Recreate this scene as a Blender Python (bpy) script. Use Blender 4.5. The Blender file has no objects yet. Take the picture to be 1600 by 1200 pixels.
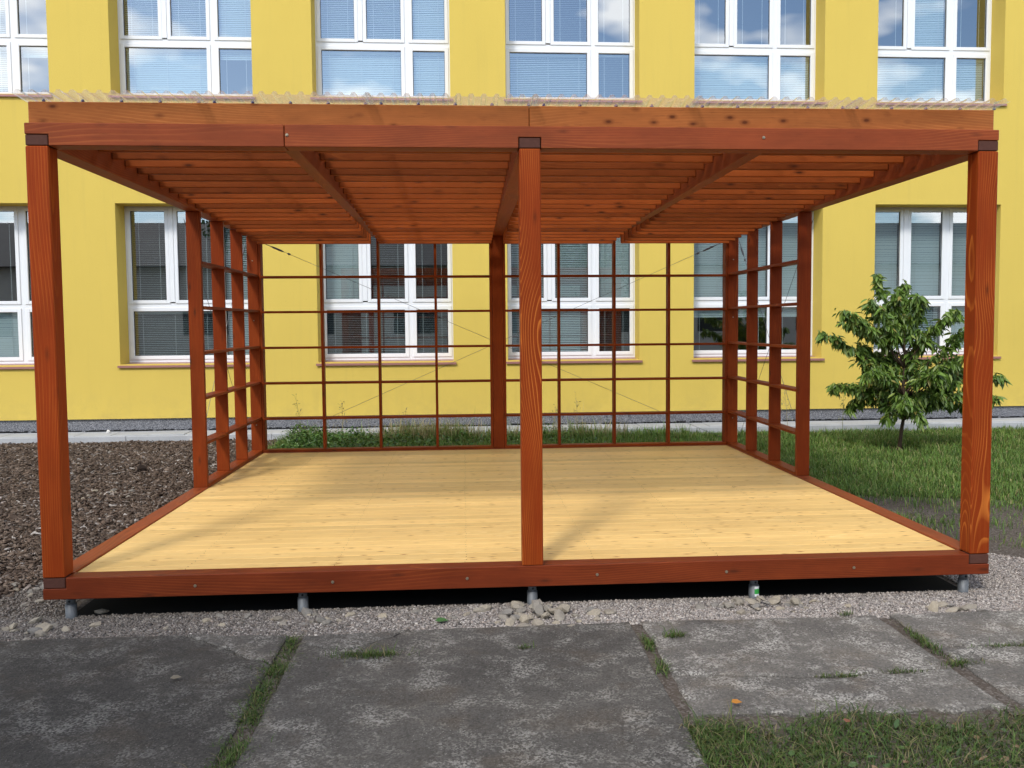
import bpy, bmesh, math, random
import numpy as np
from mathutils import Matrix, Vector, Euler
random.seed(7); RNG = np.random.default_rng(7)
R = math.radians
SC = bpy.context.scene
COL = SC.collection

# ------------------------------------------------------------------ camera
cam = bpy.data.cameras.new('camera'); camo = bpy.data.objects.new('camera', cam); COL.objects.link(camo)
cam.sensor_width = 36.0; cam.lens = 1431.57/1600*36
cam.shift_x = -25.46/1600; cam.shift_y = -5.08/1600
cam.clip_start = 0.05; cam.clip_end = 2000
_yaw, _pitch, _roll = 0.0700, -0.0613, -0.0077
_f = Vector((math.sin(_yaw)*math.cos(_pitch), math.cos(_yaw)*math.cos(_pitch), math.sin(_pitch)))
_r = Vector((math.cos(_yaw), -math.sin(_yaw), 0)); _u = _r.cross(_f)
_R = _r*math.cos(_roll)+_u*math.sin(_roll); _U = _u*math.cos(_roll)-_r*math.sin(_roll)
CAM = Vector((2.3121, -5.1046, 1.6152))
camo.matrix_world = Matrix(((_R.x, _U.x, -_f.x, CAM.x), (_R.y, _U.y, -_f.y, CAM.y), (_R.z, _U.z, -_f.z, CAM.z), (0, 0, 0, 1)))
SC.camera = camo

# ------------------------------------------------------------------ world, sun, exposure
SUN_EL = 43.5; SUN_DX, SUN_DY = -0.41, -0.91          # horizontal direction towards the sun
world = bpy.data.worlds.new('World'); SC.world = world; world.use_nodes = True
wn = world.node_tree; wn.nodes.clear()
def WN(t, **k):
    n = wn.nodes.new(t)
    for a, b in k.items(): setattr(n, a, b)
    return n
wo = WN('ShaderNodeOutputWorld'); wb = WN('ShaderNodeBackground'); wb.inputs[1].default_value = 0.15
sky = WN('ShaderNodeTexSky', sky_type='NISHITA', sun_disc=False)
sky.sun_elevation = R(SUN_EL); sky.sun_rotation = math.atan2(SUN_DX, SUN_DY); sky.air_density = 1.0; sky.dust_density = 0.4; sky.ozone_density = 2.5
tc = WN('ShaderNodeTexCoord'); sp = WN('ShaderNodeSeparateXYZ'); wn.links.new(tc.outputs['Generated'], sp.inputs[0])
zz = WN('ShaderNodeMath', operation='MAXIMUM'); wn.links.new(sp.outputs[2], zz.inputs[0]); zz.inputs[1].default_value = 0.0
za = WN('ShaderNodeMath', operation='ADD'); wn.links.new(zz.outputs[0], za.inputs[0]); za.inputs[1].default_value = 0.22
dv = []
for i in (0, 1):
    d = WN('ShaderNodeMath', operation='DIVIDE'); wn.links.new(sp.outputs[i], d.inputs[0]); wn.links.new(za.outputs[0], d.inputs[1]); dv.append(d)
cb = WN('ShaderNodeCombineXYZ'); wn.links.new(dv[0].outputs[0], cb.inputs[0]); wn.links.new(dv[1].outputs[0], cb.inputs[1]); cb.inputs[2].default_value = 3.3
cn = WN('ShaderNodeTexNoise'); cn.inputs['Scale'].default_value = 2.3; cn.inputs['Detail'].default_value = 4; cn.inputs['Roughness'].default_value = 0.58
wn.links.new(cb.outputs[0], cn.inputs['Vector'])
cr = WN('ShaderNodeValToRGB'); cr.color_ramp.elements[0].position = 0.47; cr.color_ramp.elements[1].position = 0.60
cr.color_ramp.elements[0].color = (0, 0, 0, 1); cr.color_ramp.elements[1].color = (0.9, 0.9, 0.9, 1)
wn.links.new(cn.outputs['Fac'], cr.inputs[0])
mx = WN('ShaderNodeMix', data_type='RGBA'); wn.links.new(cr.outputs[0], mx.inputs['Factor']); wn.links.new(sky.outputs[0], mx.inputs['A']); mx.inputs['B'].default_value = (14.4, 14.2, 13.9, 1)
wn.links.new(mx.outputs['Result'], wb.inputs[0]); wn.links.new(wb.outputs[0], wo.inputs[0])

sl = bpy.data.lights.new('sun', 'SUN'); sl.energy = 1.6; sl.angle = R(9.0); sl.color = (1.0, 0.95, 0.87)
so = bpy.data.objects.new('sun', sl); COL.objects.link(so)
_ce = math.cos(R(SUN_EL)); _h = math.hypot(SUN_DX, SUN_DY)
SUNV = Vector((SUN_DX/_h*_ce, SUN_DY/_h*_ce, math.sin(R(SUN_EL))))
so.rotation_euler = SUNV.to_track_quat('Z', 'Y').to_euler(); so.location = (-8, -20, 20)
SC.view_settings.view_transform = 'Standard'; SC.view_settings.look = 'None'; SC.view_settings.gamma = 1.0
SC.view_settings.use_curve_mapping = False; SC.view_settings.exposure = 0.55
SC.cycles.max_bounces = 7; SC.cycles.diffuse_bounces = 3; SC.cycles.glossy_bounces = 2; SC.cycles.transparent_max_bounces = 12; SC.cycles.transmission_bounces = 2

# ------------------------------------------------------------------ helpers
def link(o, parent=None):
    COL.objects.link(o)
    if parent is not None:
        o.parent = parent
        o.matrix_parent_inverse = PINV[parent.name]
    return o
PINV = {}
def rememb(o, T):                        # T: the world matrix of the parent
    PINV[o.name] = T.inverted()
def tag(o, label=None, cat=None, group=None, kind=None):
    if label: o['label'] = label
    if cat: o['category'] = cat
    if group: o['group'] = group
    if kind: o['kind'] = kind
    return o
def empty(name, loc, label=None, cat=None, group=None, kind=None):
    o = bpy.data.objects.new(name, None); o.empty_display_size = .2; o.location = loc; COL.objects.link(o)
    rememb(o, Matrix.Translation(loc)); return tag(o, label, cat, group, kind)
def obj(name, me, mat=None, parent=None, loc=(0, 0, 0), rot=(0, 0, 0), scale=(1, 1, 1)):
    o = bpy.data.objects.new(name, me)
    if mat is not None and not me.materials: me.materials.append(mat)
    o.location = loc; o.rotation_euler = rot; o.scale = scale
    link(o, parent)
    rememb(o, Matrix.LocRotScale(Vector(loc), Euler(rot), Vector(scale)))
    return o
def tri_mesh(name, V, F, C=None, smooth=False):
    V = np.asarray(V, np.float32).reshape(-1, 3); F = np.asarray(F, np.int32).reshape(-1, 3)
    me = bpy.data.meshes.new(name); me.vertices.add(len(V)); me.vertices.foreach_set('co', V.ravel())
    me.loops.add(F.size); me.loops.foreach_set('vertex_index', F.ravel())
    me.polygons.add(len(F)); me.polygons.foreach_set('loop_start', np.arange(0, F.size, 3, dtype=np.int32))
    me.update(calc_edges=True)
    if C is not None:
        a = me.color_attributes.new('col', 'FLOAT_COLOR', 'POINT')
        C = np.asarray(C, np.float32); C = np.concatenate([C, np.ones((len(C), 1), np.float32)], 1) if C.shape[1] == 3 else C
        a.data.foreach_set('color', C.ravel())
    if smooth: me.polygons.foreach_set('use_smooth', np.ones(len(F), bool))
    me.validate(); return me
class MB:                                 # collects boxes, prisms and tubes into one mesh
    def __init__(s): s.v = []; s.f = []
    def quad(s, a, b, c, d):
        n = len(s.v); s.v += [a, b, c, d]; s.f.append((n, n+1, n+2, n+3)); return s
    def box(s, x0, x1, y0, y1, z0, z1):
        n = len(s.v)
        s.v += [(x, y, z) for z in (z0, z1) for y in (y0, y1) for x in (x0, x1)]
        s.f += [tuple(n+i for i in q) for q in ((0, 2, 3, 1), (4, 5, 7, 6), (0, 1, 5, 4), (2, 6, 7, 3), (0, 4, 6, 2), (1, 3, 7, 5))]; return s
    def tube(s, pts, rad, seg=8, cap=True):
        pts = [Vector(p) for p in pts]; rads = rad if isinstance(rad, (list, tuple)) else [rad]*len(pts); n0 = len(s.v)
        for i, p in enumerate(pts):
            t = (pts[min(i+1, len(pts)-1)]-pts[max(i-1, 0)]).normalized()
            a = t.orthogonal().normalized(); b = t.cross(a)
            if i and True:
                a = (pa-t*pa.dot(t)).normalized(); b = t.cross(a)
            pa = a
            for k in range(seg):
                w = 2*math.pi*k/seg; q = p+(a*math.cos(w)+b*math.sin(w))*rads[i]; s.v.append(tuple(q))
        for i in range(len(pts)-1):
            for k in range(seg):
                a0 = n0+i*seg+k; a1 = n0+i*seg+(k+1) % seg; s.f.append((a0, a1, a1+seg, a0+seg))
        if cap:
            s.f.append(tuple(n0+k for k in range(seg))[::-1]); s.f.append(tuple(n0+(len(pts)-1)*seg+k for k in range(seg)))
        return s
    def prism(s, poly, z0, z1):           # poly: xy outline
        n = len(s.v); m = len(poly)
        s.v += [(x, y, z0) for x, y in poly]+[(x, y, z1) for x, y in poly]
        s.f.append(tuple(range(n+m-1, n-1, -1))); s.f.append(tuple(range(n+m, n+2*m)))
        for i in range(m):
            j = (i+1) % m; s.f.append((n+i, n+j, n+m+j, n+m+i))
        return s
    def mesh(s, name, bevel=0, smooth=False):
        me = bpy.data.meshes.new(name); me.from_pydata(s.v, [], s.f); me.update()
        bm = bmesh.new(); bm.from_mesh(me); bmesh.ops.recalc_face_normals(bm, faces=bm.faces)
        if bevel: bmesh.ops.bevel(bm, geom=bm.edges[:], offset=bevel, segments=1, affect='EDGES', clamp_overlap=True)
        bm.to_mesh(me); bm.free()
        if smooth:
            for p in me.polygons: p.use_smooth = True
        return me
_bc = {}
def boxmesh(l, w, h, bevel=.004, key=None):
    k = (round(l, 4), round(w, 4), round(h, 4), bevel, key)
    if k not in _bc: _bc[k] = MB().box(-l/2, l/2, -w/2, w/2, -h/2, h/2).mesh('piece', bevel)
    return _bc[k]
AX = {'x': (0, 0, 0), 'y': (0, 0, math.pi/2), 'z': (0, -math.pi/2, 0)}
def timber(name, x0, x1, y0, y1, z0, z1, axis, mat, parent, bevel=.004):
    """one piece of wood: its mesh lies along local X so that the grain follows the piece"""
    dx, dy, dz = x1-x0, y1-y0, z1-z0
    l, w, h = {'x': (dx, dy, dz), 'y': (dy, dx, dz), 'z': (dz, dy, dx)}[axis]
    return obj(name, boxmesh(l, w, h, bevel, mat.name), mat, parent, ((x0+x1)/2, (y0+y1)/2, (z0+z1)/2), AX[axis])

# ------------------------------------------------------------------ materials
class NT:
    def __init__(s, name):
        s.m = bpy.data.materials.new(name); s.m.use_nodes = True; s.t = s.m.node_tree; s.t.nodes.clear()
        s.out = s.n('ShaderNodeOutputMaterial')
    def n(s, t, inp=None, **k):
        x = s.t.nodes.new(t)
        for a, b in k.items(): setattr(x, a, b)
        if inp:
            for a, b in inp.items(): s.set(x, a, b)
        return x
    def set(s, x, a, b):
        i = x.inputs[a]
        if isinstance(b, bpy.types.NodeSocket): s.t.links.new(b, i)
        elif isinstance(b, bpy.types.Node): s.t.links.new(b.outputs[0], i)
        else: i.default_value = b
    def math(s, op, a, b=0.0, clamp=False):
        x = s.n('ShaderNodeMath', operation=op, use_clamp=clamp); s.set(x, 0, a); s.set(x, 1, b); return x.outputs[0]
    def vmath(s, op, a, b):
        x = s.n('ShaderNodeVectorMath', operation=op); s.set(x, 0, a); s.set(x, 1, b); return x.outputs[0]
    def mix(s, f, a, b, mode='MIX'):
        x = s.n('ShaderNodeMix', data_type='RGBA', blend_type=mode); s.set(x, 'Factor', f); s.set(x, 'A', a); s.set(x, 'B', b); return x.outputs['Result']
    def noise(s, vec, scale, detail=3, rough=.5, dist=0):
        x = s.n('ShaderNodeTexNoise', {'Scale': scale, 'Detail': detail, 'Roughness': rough, 'Distortion': dist})
        if vec is not None: s.set(x, 'Vector', vec)
        return x.outputs['Fac']
    def vor(s, vec, scale, feature='F1', out='Distance', rnd=1.0):
        x = s.n('ShaderNodeTexVoronoi', {'Scale': scale, 'Randomness': rnd}, feature=feature)
        if vec is not None: s.set(x, 'Vector', vec)
        return x.outputs[out]
    def ramp(s, fac, stops):
        x = s.n('ShaderNodeValToRGB'); s.set(x, 'Fac', fac); e = x.color_ramp.elements
        while len(e) < len(stops): e.new(.5)
        for i, (p, c) in enumerate(stops):
            e[i].position = p; e[i].color = (c, c, c, 1) if not isinstance(c, tuple) else (*c, 1)
        return x.outputs['Color']
    def pos(s): return s.n('ShaderNodeNewGeometry').outputs['Position']
    def ocoord(s): return s.n('ShaderNodeTexCoord').outputs['Object']
    def rnd(s): return s.n('ShaderNodeObjectInfo').outputs['Random']
    def scale(s, vec, v): return s.vmath('MULTIPLY', vec, v)
    def schlick(s, f0):                   # angle-dependent reflectance of a thin sheet, the same from both sides
        fc = s.n('ShaderNodeLayerWeight', {'Blend': .5}).outputs['Facing']
        return s.math('ADD', f0, s.math('MULTIPLY', s.math('POWER', fc, 5.0), 1-f0))
    def bump(s, h, strength=.3, dist=.01):
        return s.n('ShaderNodeBump', {'Height': h, 'Strength': strength, 'Distance': dist}).outputs[0]
    def bsdf(s, col, rough=.6, spec=.5, metal=0, normal=None, out=True):
        x = s.n('ShaderNodeBsdfPrincipled', {'Base Color': col if not isinstance(col, tuple) else (*col, 1), 'Roughness': rough, 'Specular IOR Level': spec, 'Metallic': metal})
        if normal is not None: s.set(x, 'Normal', normal)
        if out: s.t.links.new(x.outputs[0], s.out.inputs[0])
        return x
def rgb(*c): return (*c, 1)
def plain(name, col, rough=.6, spec=.5, metal=0, var=.12, vs=6):
    t = NT(name); nz = t.noise(t.pos(), vs, 4, .6)
    f = t.math('ADD', 1-var, t.math('MULTIPLY', nz, 2*var)); c = t.mix(1.0, rgb(*col), f, 'MULTIPLY')
    t.bsdf(c, rough, spec, metal); return t.m

def wood(name, dark, light, line=.5, ring=.012, knot=.8, rough=.55, spec=.2, tint=.2, wander=.3, bump=.12, blotch=.25, knotcol=(.05, .018, .008), kden=.5, streak=0.0, long=.6, ks=(4.6, 15, 15), thin=False):
    t = NT(name); oc = t.ocoord(); r = t.rnd()
    r2 = t.math('FRACT', t.math('MULTIPLY', r, 17.31)); r3 = t.math('FRACT', t.math('MULTIPLY', r, 41.7))
    off = t.n('ShaderNodeCombineXYZ', {'X': t.math('MULTIPLY', r, 30.0), 'Y': t.math('MULTIPLY', t.math('SUBTRACT', r2, .5), .10), 'Z': t.math('ADD', t.math('MULTIPLY', r3, .08), .05)}).outputs[0]
    v = t.vmath('ADD', oc, off)
    # slow wander of the pith along the piece makes the cathedral figure
    lo = t.n('ShaderNodeTexNoise', {'Vector': t.scale(v, (long, 2.0, 2.0)), 'Scale': 1.0, 'Detail': 1.0, 'Roughness': .35}).outputs['Color']
    wv = t.vmath('ADD', v, t.scale(t.vmath('SUBTRACT', lo, (.5, .5, .5)), (0.0, wander, wander)))
    wave = t.n('ShaderNodeTexWave', {'Vector': t.scale(wv, (.0001, 1, 1)), 'Scale': .314/ring, 'Distortion': .9, 'Detail': 1.0, 'Detail Scale': 1.5}, wave_type='RINGS', rings_direction='X', wave_profile='SAW').outputs['Fac']
    ln = t.ramp(wave, [(0.0, 0.0), (.66, .05), (.86, .8), (.94, 1.0), (1.0, .0)] if thin else [(0.0, 0.0), (.60, .10), (.86, .7), (.95, 1.0), (1.0, .0)])
    fib = t.noise(t.scale(v, (3, 160, 160)), 1.0, 2, .6)
    bl = t.noise(t.scale(v, (2.4, 8, 8)), 1.0, 4, .65)
    patch = t.ramp(t.noise(t.scale(v, (1.3, 5, 5)), 1.0, 1), [(.38, .15), (.62, 1.0)])
    fac = t.math('ADD', t.math('MULTIPLY', t.math('MULTIPLY', ln, line), patch), t.math('MULTIPLY', t.math('SUBTRACT', fib, .5), .45), True)
    col = t.mix(fac, rgb(*dark), rgb(*light))
    bm = t.math('ADD', 1-blotch, t.math('MULTIPLY', bl, 2*blotch))
    tn = t.math('ADD', 1-tint, t.math('MULTIPLY', r3, 2*tint))
    col = t.mix(1.0, col, t.math('MULTIPLY', bm, tn), 'MULTIPLY')
    kd = t.vor(t.scale(v, ks), 1.0)
    sel = t.n('ShaderNodeSeparateColor', {0: kd.node.outputs['Color']}).outputs[0]
    kf = t.math('MULTIPLY', t.ramp(kd, [(0.0, 1.0), (.07, .95), (.13, .45), (.26, 0.0)]), knot, True)
    kf = t.math('MULTIPLY', kf, t.math('LESS_THAN', sel, kden))
    col = t.mix(kf, col, rgb(*knotcol))
    if streak:
        sk = t.ramp(t.noise(t.scale(v, (9, 75, 75)), 1.0, 4, .62), [(.60, 0.0), (.72, 1.0)])
        col = t.mix(t.math('MULTIPLY', sk, streak), col, rgb(*knotcol))
    h = t.math('ADD', t.math('MULTIPLY', ln, -.6), t.math('MULTIPLY', fib, .5))
    t.bsdf(col, t.math('ADD', rough-.06, t.math('MULTIPLY', bl, .12)), spec, 0, t.bump(h, bump, .003)); return t.m
M_POST = wood('stained post wood', (.235, .032, .0036), (.56, .155, .022), line=.40, ring=.014, tint=.08, knot=.7, wander=.26, knotcol=(.09, .017, .004), kden=.22, blotch=.28, rough=.6, spec=.12)
M_GRAIN = wood('figured post wood', (.225, .031, .0034), (.56, .165, .026), line=.85, ring=.0125, tint=.04, knot=.7, wander=.34, knotcol=(.08, .015, .003), kden=.22, blotch=.26, rough=.6, spec=.12, thin=True, long=.95)
M_BEAM = wood('stained beam wood', (.225, .045, .0125), (.39, .105, .026), line=.6, ring=.014, tint=.05, knot=.8, rough=.55, spec=.18, knotcol=(.085, .02, .007), kden=.35, blotch=.42, streak=.25)
M_BASE = wood('stained base wood', (.140, .023, .0055), (.27, .060, .012), line=.6, ring=.014, tint=.05, knot=.8, rough=.55, spec=.18, knotcol=(.06, .014, .005), kden=.4, blotch=.48, streak=.25)
M_SLAT = wood('stained slat wood', (.27, .060, .0125), (.45, .130, .027), line=.5, ring=.010, tint=.34, knot=.95, blotch=.42, knotcol=(.055, .014, .005), kden=.6, streak=.32, spec=.12)
M_FRONT = wood('pale fascia wood', (.38, .118, .031), (.58, .225, .066), line=.6, ring=.014, tint=.06, knot=.95, blotch=.48, knotcol=(.11, .027, .009), kden=.7, streak=.38, spec=.12, ks=(6.5, 12, 12))  # paler, more tan stain than the beams
M_TREL = wood('stained trellis wood', (.185, .028, .0040), (.40, .095, .014), line=.6, ring=.012, tint=.15, knot=.8, kden=.4, blotch=.38, streak=.2, spec=.12)
M_DECK = wood('oiled pine decking', (.74, .48, .175), (.88, .645, .285), line=.55, ring=.009, tint=.13, knot=.95, rough=.52, spec=.16, blotch=.19, bump=.10, knotcol=(.25, .095, .026), kden=.62, streak=.45, ks=(8.0, 19, 19))
M_END = plain('dark end grain', (.085, .034, .024), .75, .2, var=.3, vs=60)

def make_stucco():
    t = NT('yellow stucco'); p = t.pos()
    a = t.noise(p, .7, 3, .55); b = t.noise(p, 90, 2, .6); c = t.noise(t.scale(p, (3, 3, .6)), 1.0, 5, .6)
    f = t.math('ADD', .93, t.math('ADD', t.math('MULTIPLY', a, .08), t.math('MULTIPLY', c, .06)))
    col = t.mix(1.0, rgb(.65, .482, .103), f, 'MULTIPLY')
    sp = t.ramp(t.vor(p, 5.5), [(0.0, 1.0), (.025, .9), (.05, 0.0)]); col = t.mix(t.math('MULTIPLY', sp, .28), col, rgb(.42, .30, .09))
    zc = t.n('ShaderNodeSeparateXYZ', {0: p}).outputs[2]
    spl = t.math('MULTIPLY', t.ramp(t.math('DIVIDE', zc, 1.2), [(.22, 1.0), (.62, 0.0)]), t.ramp(t.noise(p, 4, 5, .7), [(.42, 0.0), (.7, 1.0)]))
    col = t.mix(t.math('MULTIPLY', spl, .30), col, rgb(.36, .27, .10))
    stv = t.ramp(t.noise(t.scale(p, (9, 9, .5)), 1.0, 4, .6), [(.55, 0.0), (.75, 1.0)]); col = t.mix(t.math('MULTIPLY', stv, .12), col, rgb(.42, .32, .10))
    t.bsdf(col, .9, .2, 0, t.bump(t.math('ADD', b, t.noise(p, 260, 1)), .5, .005)); return t.m
M_STUC = make_stucco()
def make_plinth():
    t = NT('grey marble chip plinth'); p = t.pos(); v = t.vor(p, 130, out='Color'); g = t.n('ShaderNodeRGBToBW', {0: v}).outputs[0]
    col = t.ramp(g, [(0.1, (.045, .048, .055)), (.5, (.15, .155, .17)), (.9, (.33, .33, .35))])
    t.bsdf(col, .7, .3, 0, t.bump(g, .4, .004)); return t.m
M_PLIN = make_plinth()
M_PVC = plain('white window plastic', (.78, .80, .82), .35, .5, var=.03)
M_GASK = plain('dark rubber gasket', (.03, .03, .035), .6, .3)
M_SILL = plain('brown red metal sill', (.34, .16, .135), .4, .5, .1, var=.1)
def make_glass():
    t = NT('window glass')
    fr = t.schlick(.30)
    tr = t.n('ShaderNodeBsdfTransparent', {'Color': rgb(.66, .75, .76)}); gl = t.n('ShaderNodeBsdfGlossy', {'Color': rgb(.92, .96, 1.0), 'Roughness': 0.0})
    m = t.n('ShaderNodeMixShader', {0: fr, 1: tr.outputs[0], 2: gl.outputs[0]}); t.t.links.new(m.outputs[0], t.out.inputs[0]); return t.m
M_GLASS = make_glass()
M_BLIND = plain('pale grey blind slats', (.74, .80, .80), .5, .4, var=.05)
M_CORD = plain('white blind cord', (.75, .76, .76), .6, .3)
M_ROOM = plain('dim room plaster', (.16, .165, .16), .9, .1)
def make_sheet():
    t = NT('clear corrugated plastic')
    fr = t.schlick(.16)
    tr = t.n('ShaderNodeBsdfTransparent', {'Color': rgb(.90, .90, .87)}); gl = t.n('ShaderNodeBsdfGlossy', {'Color': rgb(1, 1, 1), 'Roughness': .03})
    df = t.n('ShaderNodeBsdfTranslucent', {'Color': rgb(.95, .95, .95)})
    m0 = t.n('ShaderNodeMixShader', {0: .15, 1: tr.outputs[0], 2: df.outputs[0]})
    m = t.n('ShaderNodeMixShader', {0: fr, 1: m0.outputs[0], 2: gl.outputs[0]}); t.t.links.new(m.outputs[0], t.out.inputs[0]); return t.m
M_SHEET = make_sheet()
M_STEEL = plain('galvanised steel', (.135, .145, .155), .55, .5, .35, var=.25, vs=40)
M_BOLT = plain('dull zinc bolt', (.36, .31, .22), .45, .5, .8)
M_SCREW = plain('dark roofing screw', (.07, .06, .12), .4, .5, .5)
M_CABLE = plain('steel cable', (.20, .20, .21), .4, .5, .8)
M_BLACK = plain('black plastic', (.012, .012, .014), .6, .3)

def make_concrete():
    t = NT('old mossy concrete'); p = t.pos()
    a = t.noise(p, 1.3, 4, .6); b = t.noise(p, 4.5, 8, .74, .3); c = t.noise(p, 55, 4, .7); d = t.noise(p, 150, 2, .8)
    g1 = t.n('ShaderNodeRGBToBW', {0: t.vor(p, 120, out='Color')}).outputs[0]
    base = t.ramp(t.math('ADD', t.math('MULTIPLY', a, .55), t.math('MULTIPLY', b, .45)), [(.34, (.072, .067, .063)), (.48, (.100, .094, .087)), (.60, (.130, .121, .110)), (.74, (.17, .158, .142))])
    lich = t.math('MULTIPLY', t.ramp(b, [(.48, 0.0), (.62, 1.0)]), t.ramp(t.math('ADD', t.math('MULTIPLY', c, .5), t.math('MULTIPLY', g1, .5)), [(.46, 0.0), (.54, 1.0)]))
    col = t.mix(t.math('MULTIPLY', lich, .50), base, rgb(.40, .39, .365))
    spk = t.ramp(t.vor(p, 70), [(0.0, 1.0), (.14, 1.0), (.20, 0.0)]); spm = t.ramp(t.noise(p, 7, 3), [(.44, 0.0), (.56, 1.0)])
    col = t.mix(t.math('MULTIPLY', t.math('MULTIPLY', spk, spm), .6), col, rgb(.40, .385, .36))
    br = t.ramp(t.noise(t.vmath('ADD', p, (7, 3, 0)), 3.2, 5, .65), [(.52, 0.0), (.68, 1.0)]); col = t.mix(t.math('MULTIPLY', br, .32), col, rgb(.12, .09, .062))
    dk = t.ramp(c, [(.34, 1.0), (.46, 0.0)]); col = t.mix(t.math('MULTIPLY', dk, .35), col, rgb(.035, .033, .030))
    col = t.mix(1.0, col, t.math('ADD', .45, t.math('ADD', t.math('MULTIPLY', d, .5), t.math('MULTIPLY', g1, .6))), 'MULTIPLY')
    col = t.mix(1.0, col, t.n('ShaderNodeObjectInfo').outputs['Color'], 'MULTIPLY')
    h = t.math('ADD', t.math('MULTIPLY', c, .8), t.math('ADD', t.math('MULTIPLY', g1, .5), t.math('MULTIPLY', b, .5)))
    t.bsdf(col, .92, .2, 0, t.bump(h, 1.0, .016)); return t.m
M_CONC = make_concrete()
def make_paver():
    t = NT('light grey paver'); p = t.pos(); c = t.noise(p, 60, 4, .6); a = t.noise(p, 3, 3)
    f = t.math('ADD', .6, t.math('MULTIPLY', t.math('ADD', c, a), .4)); col = t.mix(1.0, rgb(.40, .41, .42), f, 'MULTIPLY')
    t.bsdf(col, .9, .2, 0, t.bump(c, .3, .003)); return t.m
M_PAVER = make_paver()
def make_soil():
    t = NT('gravelly soil'); p = t.pos(); v = t.n('ShaderNodeTexVoronoi', {'Vector': p, 'Scale': 85.0}); g = t.n('ShaderNodeRGBToBW', {0: v.outputs['Color']}).outputs[0]
    a = t.noise(p, 2.2, 5, .6)
    col = t.mix(a, t.ramp(g, [(.1, (.045, .036, .030)), (.55, (.105, .09, .078)), (.95, (.25, .225, .205))]), rgb(.085, .065, .048))
    t.bsdf(col, .95, .15, 0, t.bump(t.math('ADD', g, t.noise(p, 30, 4)), .6, .012)); return t.m
M_SOIL = make_soil()
def make_lawnsoil():
    t = NT('lawn soil'); p = t.pos(); a = t.noise(p, 9, 5, .65)
    t.bsdf(t.ramp(a, [(.3, (.014, .020, .008)), (.55, (.028, .036, .012)), (.75, (.06, .05, .026))]), .95, .1, 0, t.bump(t.noise(p, 60, 4), .6, .02)); return t.m
M_LSOIL = make_lawnsoil()
def attr_mat(name, rough=.8, spec=.25, trans=0.0, bump=0, jitter=.25, js=300):
    t = NT(name); c = t.n('ShaderNodeAttribute', attribute_name='col').outputs['Color']
    if jitter: c = t.mix(1.0, c, t.math('ADD', 1-jitter, t.math('MULTIPLY', t.noise(t.pos(), js, 3, .6), 2*jitter)), 'MULTIPLY')
    x = t.bsdf(c, rough, spec, 0, t.bump(t.noise(t.pos(), js, 3), bump, .003) if bump else None, out=not trans)
    if trans:
        tl = t.n('ShaderNodeBsdfTranslucent', {'Color': c}); m = t.n('ShaderNodeMixShader', {0: trans, 1: x.outputs[0], 2: tl.outputs[0]}); t.t.links.new(m.outputs[0], t.out.inputs[0])
    return t.m
M_GRASS = attr_mat('grass blades', .55, .35, .28, 0, .12, 40)
M_LEAF = attr_mat('broad leaves', .42, .5, .22, 0, .18, 30)
M_CHIP = attr_mat('bark chips', .9, .2, 0, .5, .3, 220)
M_GRAV = attr_mat('gravel stones', .85, .25, 0, .3, .25, 300)
def make_stone():
    t = NT('quarry stone'); p = t.pos(); a = t.noise(p, 35, 5, .65); b = t.noise(p, 200, 3); r = t.rnd()
    base = t.mix(r, rgb(.20, .185, .165), rgb(.34, .29, .215)); col = t.mix(1.0, base, t.math('ADD', .45, t.math('MULTIPLY', t.math('ADD', a, b), .55)), 'MULTIPLY')
    t.bsdf(col, .9, .2, 0, t.bump(a, .5, .01)); return t.m
M_STONE = make_stone()
M_BARK = plain('brown bark', (.085, .058, .040), .9, .15, var=.4, vs=40)
M_FASC = plain('pale grey render', (.42, .40, .36), .9, .15, var=.08, vs=2)
M_ROOFD = plain('dark roof covering', (.05, .045, .045), .7, .3)

# ------------------------------------------------------------------ the ground
gb = MB()
gb.quad((-400, -400, 0), (400, -400, 0), (400, 400, 0), (-400, 400, 0))
tag(obj('ground', gb.mesh('ground'), M_SOIL), 'bare gravelly soil around and beneath the pergola', None, None, 'structure')
lb = MB(); n0 = len(lb.v)
lawn_poly = [(5.35, 3.6), (6.0, 3.1), (7.2, 2.75), (9, 2.3), (30, 1.6), (30, 7.92), (-.25, 7.92), (-.25, 5.2), (5.35, 5.2)]
lb.v += [(x, y, .004) for x, y in lawn_poly]; lb.f.append(tuple(range(len(lawn_poly))))
tag(obj('lawn', lb.mesh('lawn'), M_LSOIL), 'dark green mown lawn soil beside and behind the pergola', None, None, 'structure')
fl = MB(); fl.quad((3.21, -30, .004), (30, -30, .004), (30, -1.5, .004), (3.21, -1.5, .004))
tag(obj('lawn', fl.mesh('lawn'), M_SOIL), 'grassy soil in front of the cracked concrete slabs', None, None, 'structure')

ud = MB(); ud.quad((.10, .10, .006), (5.28, .10, .006), (5.28, 5.0, .006), (.10, 5.0, .006))
tag(obj('deck_shade_sheet', ud.mesh('shade_sheet'), plain('painted black shade', (.012, .012, .012), .9, .1)), 'painted black shade in the gap beneath the deck', None, None, 'structure')  # black sheet painting in the shade of the gap under the deck
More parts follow.
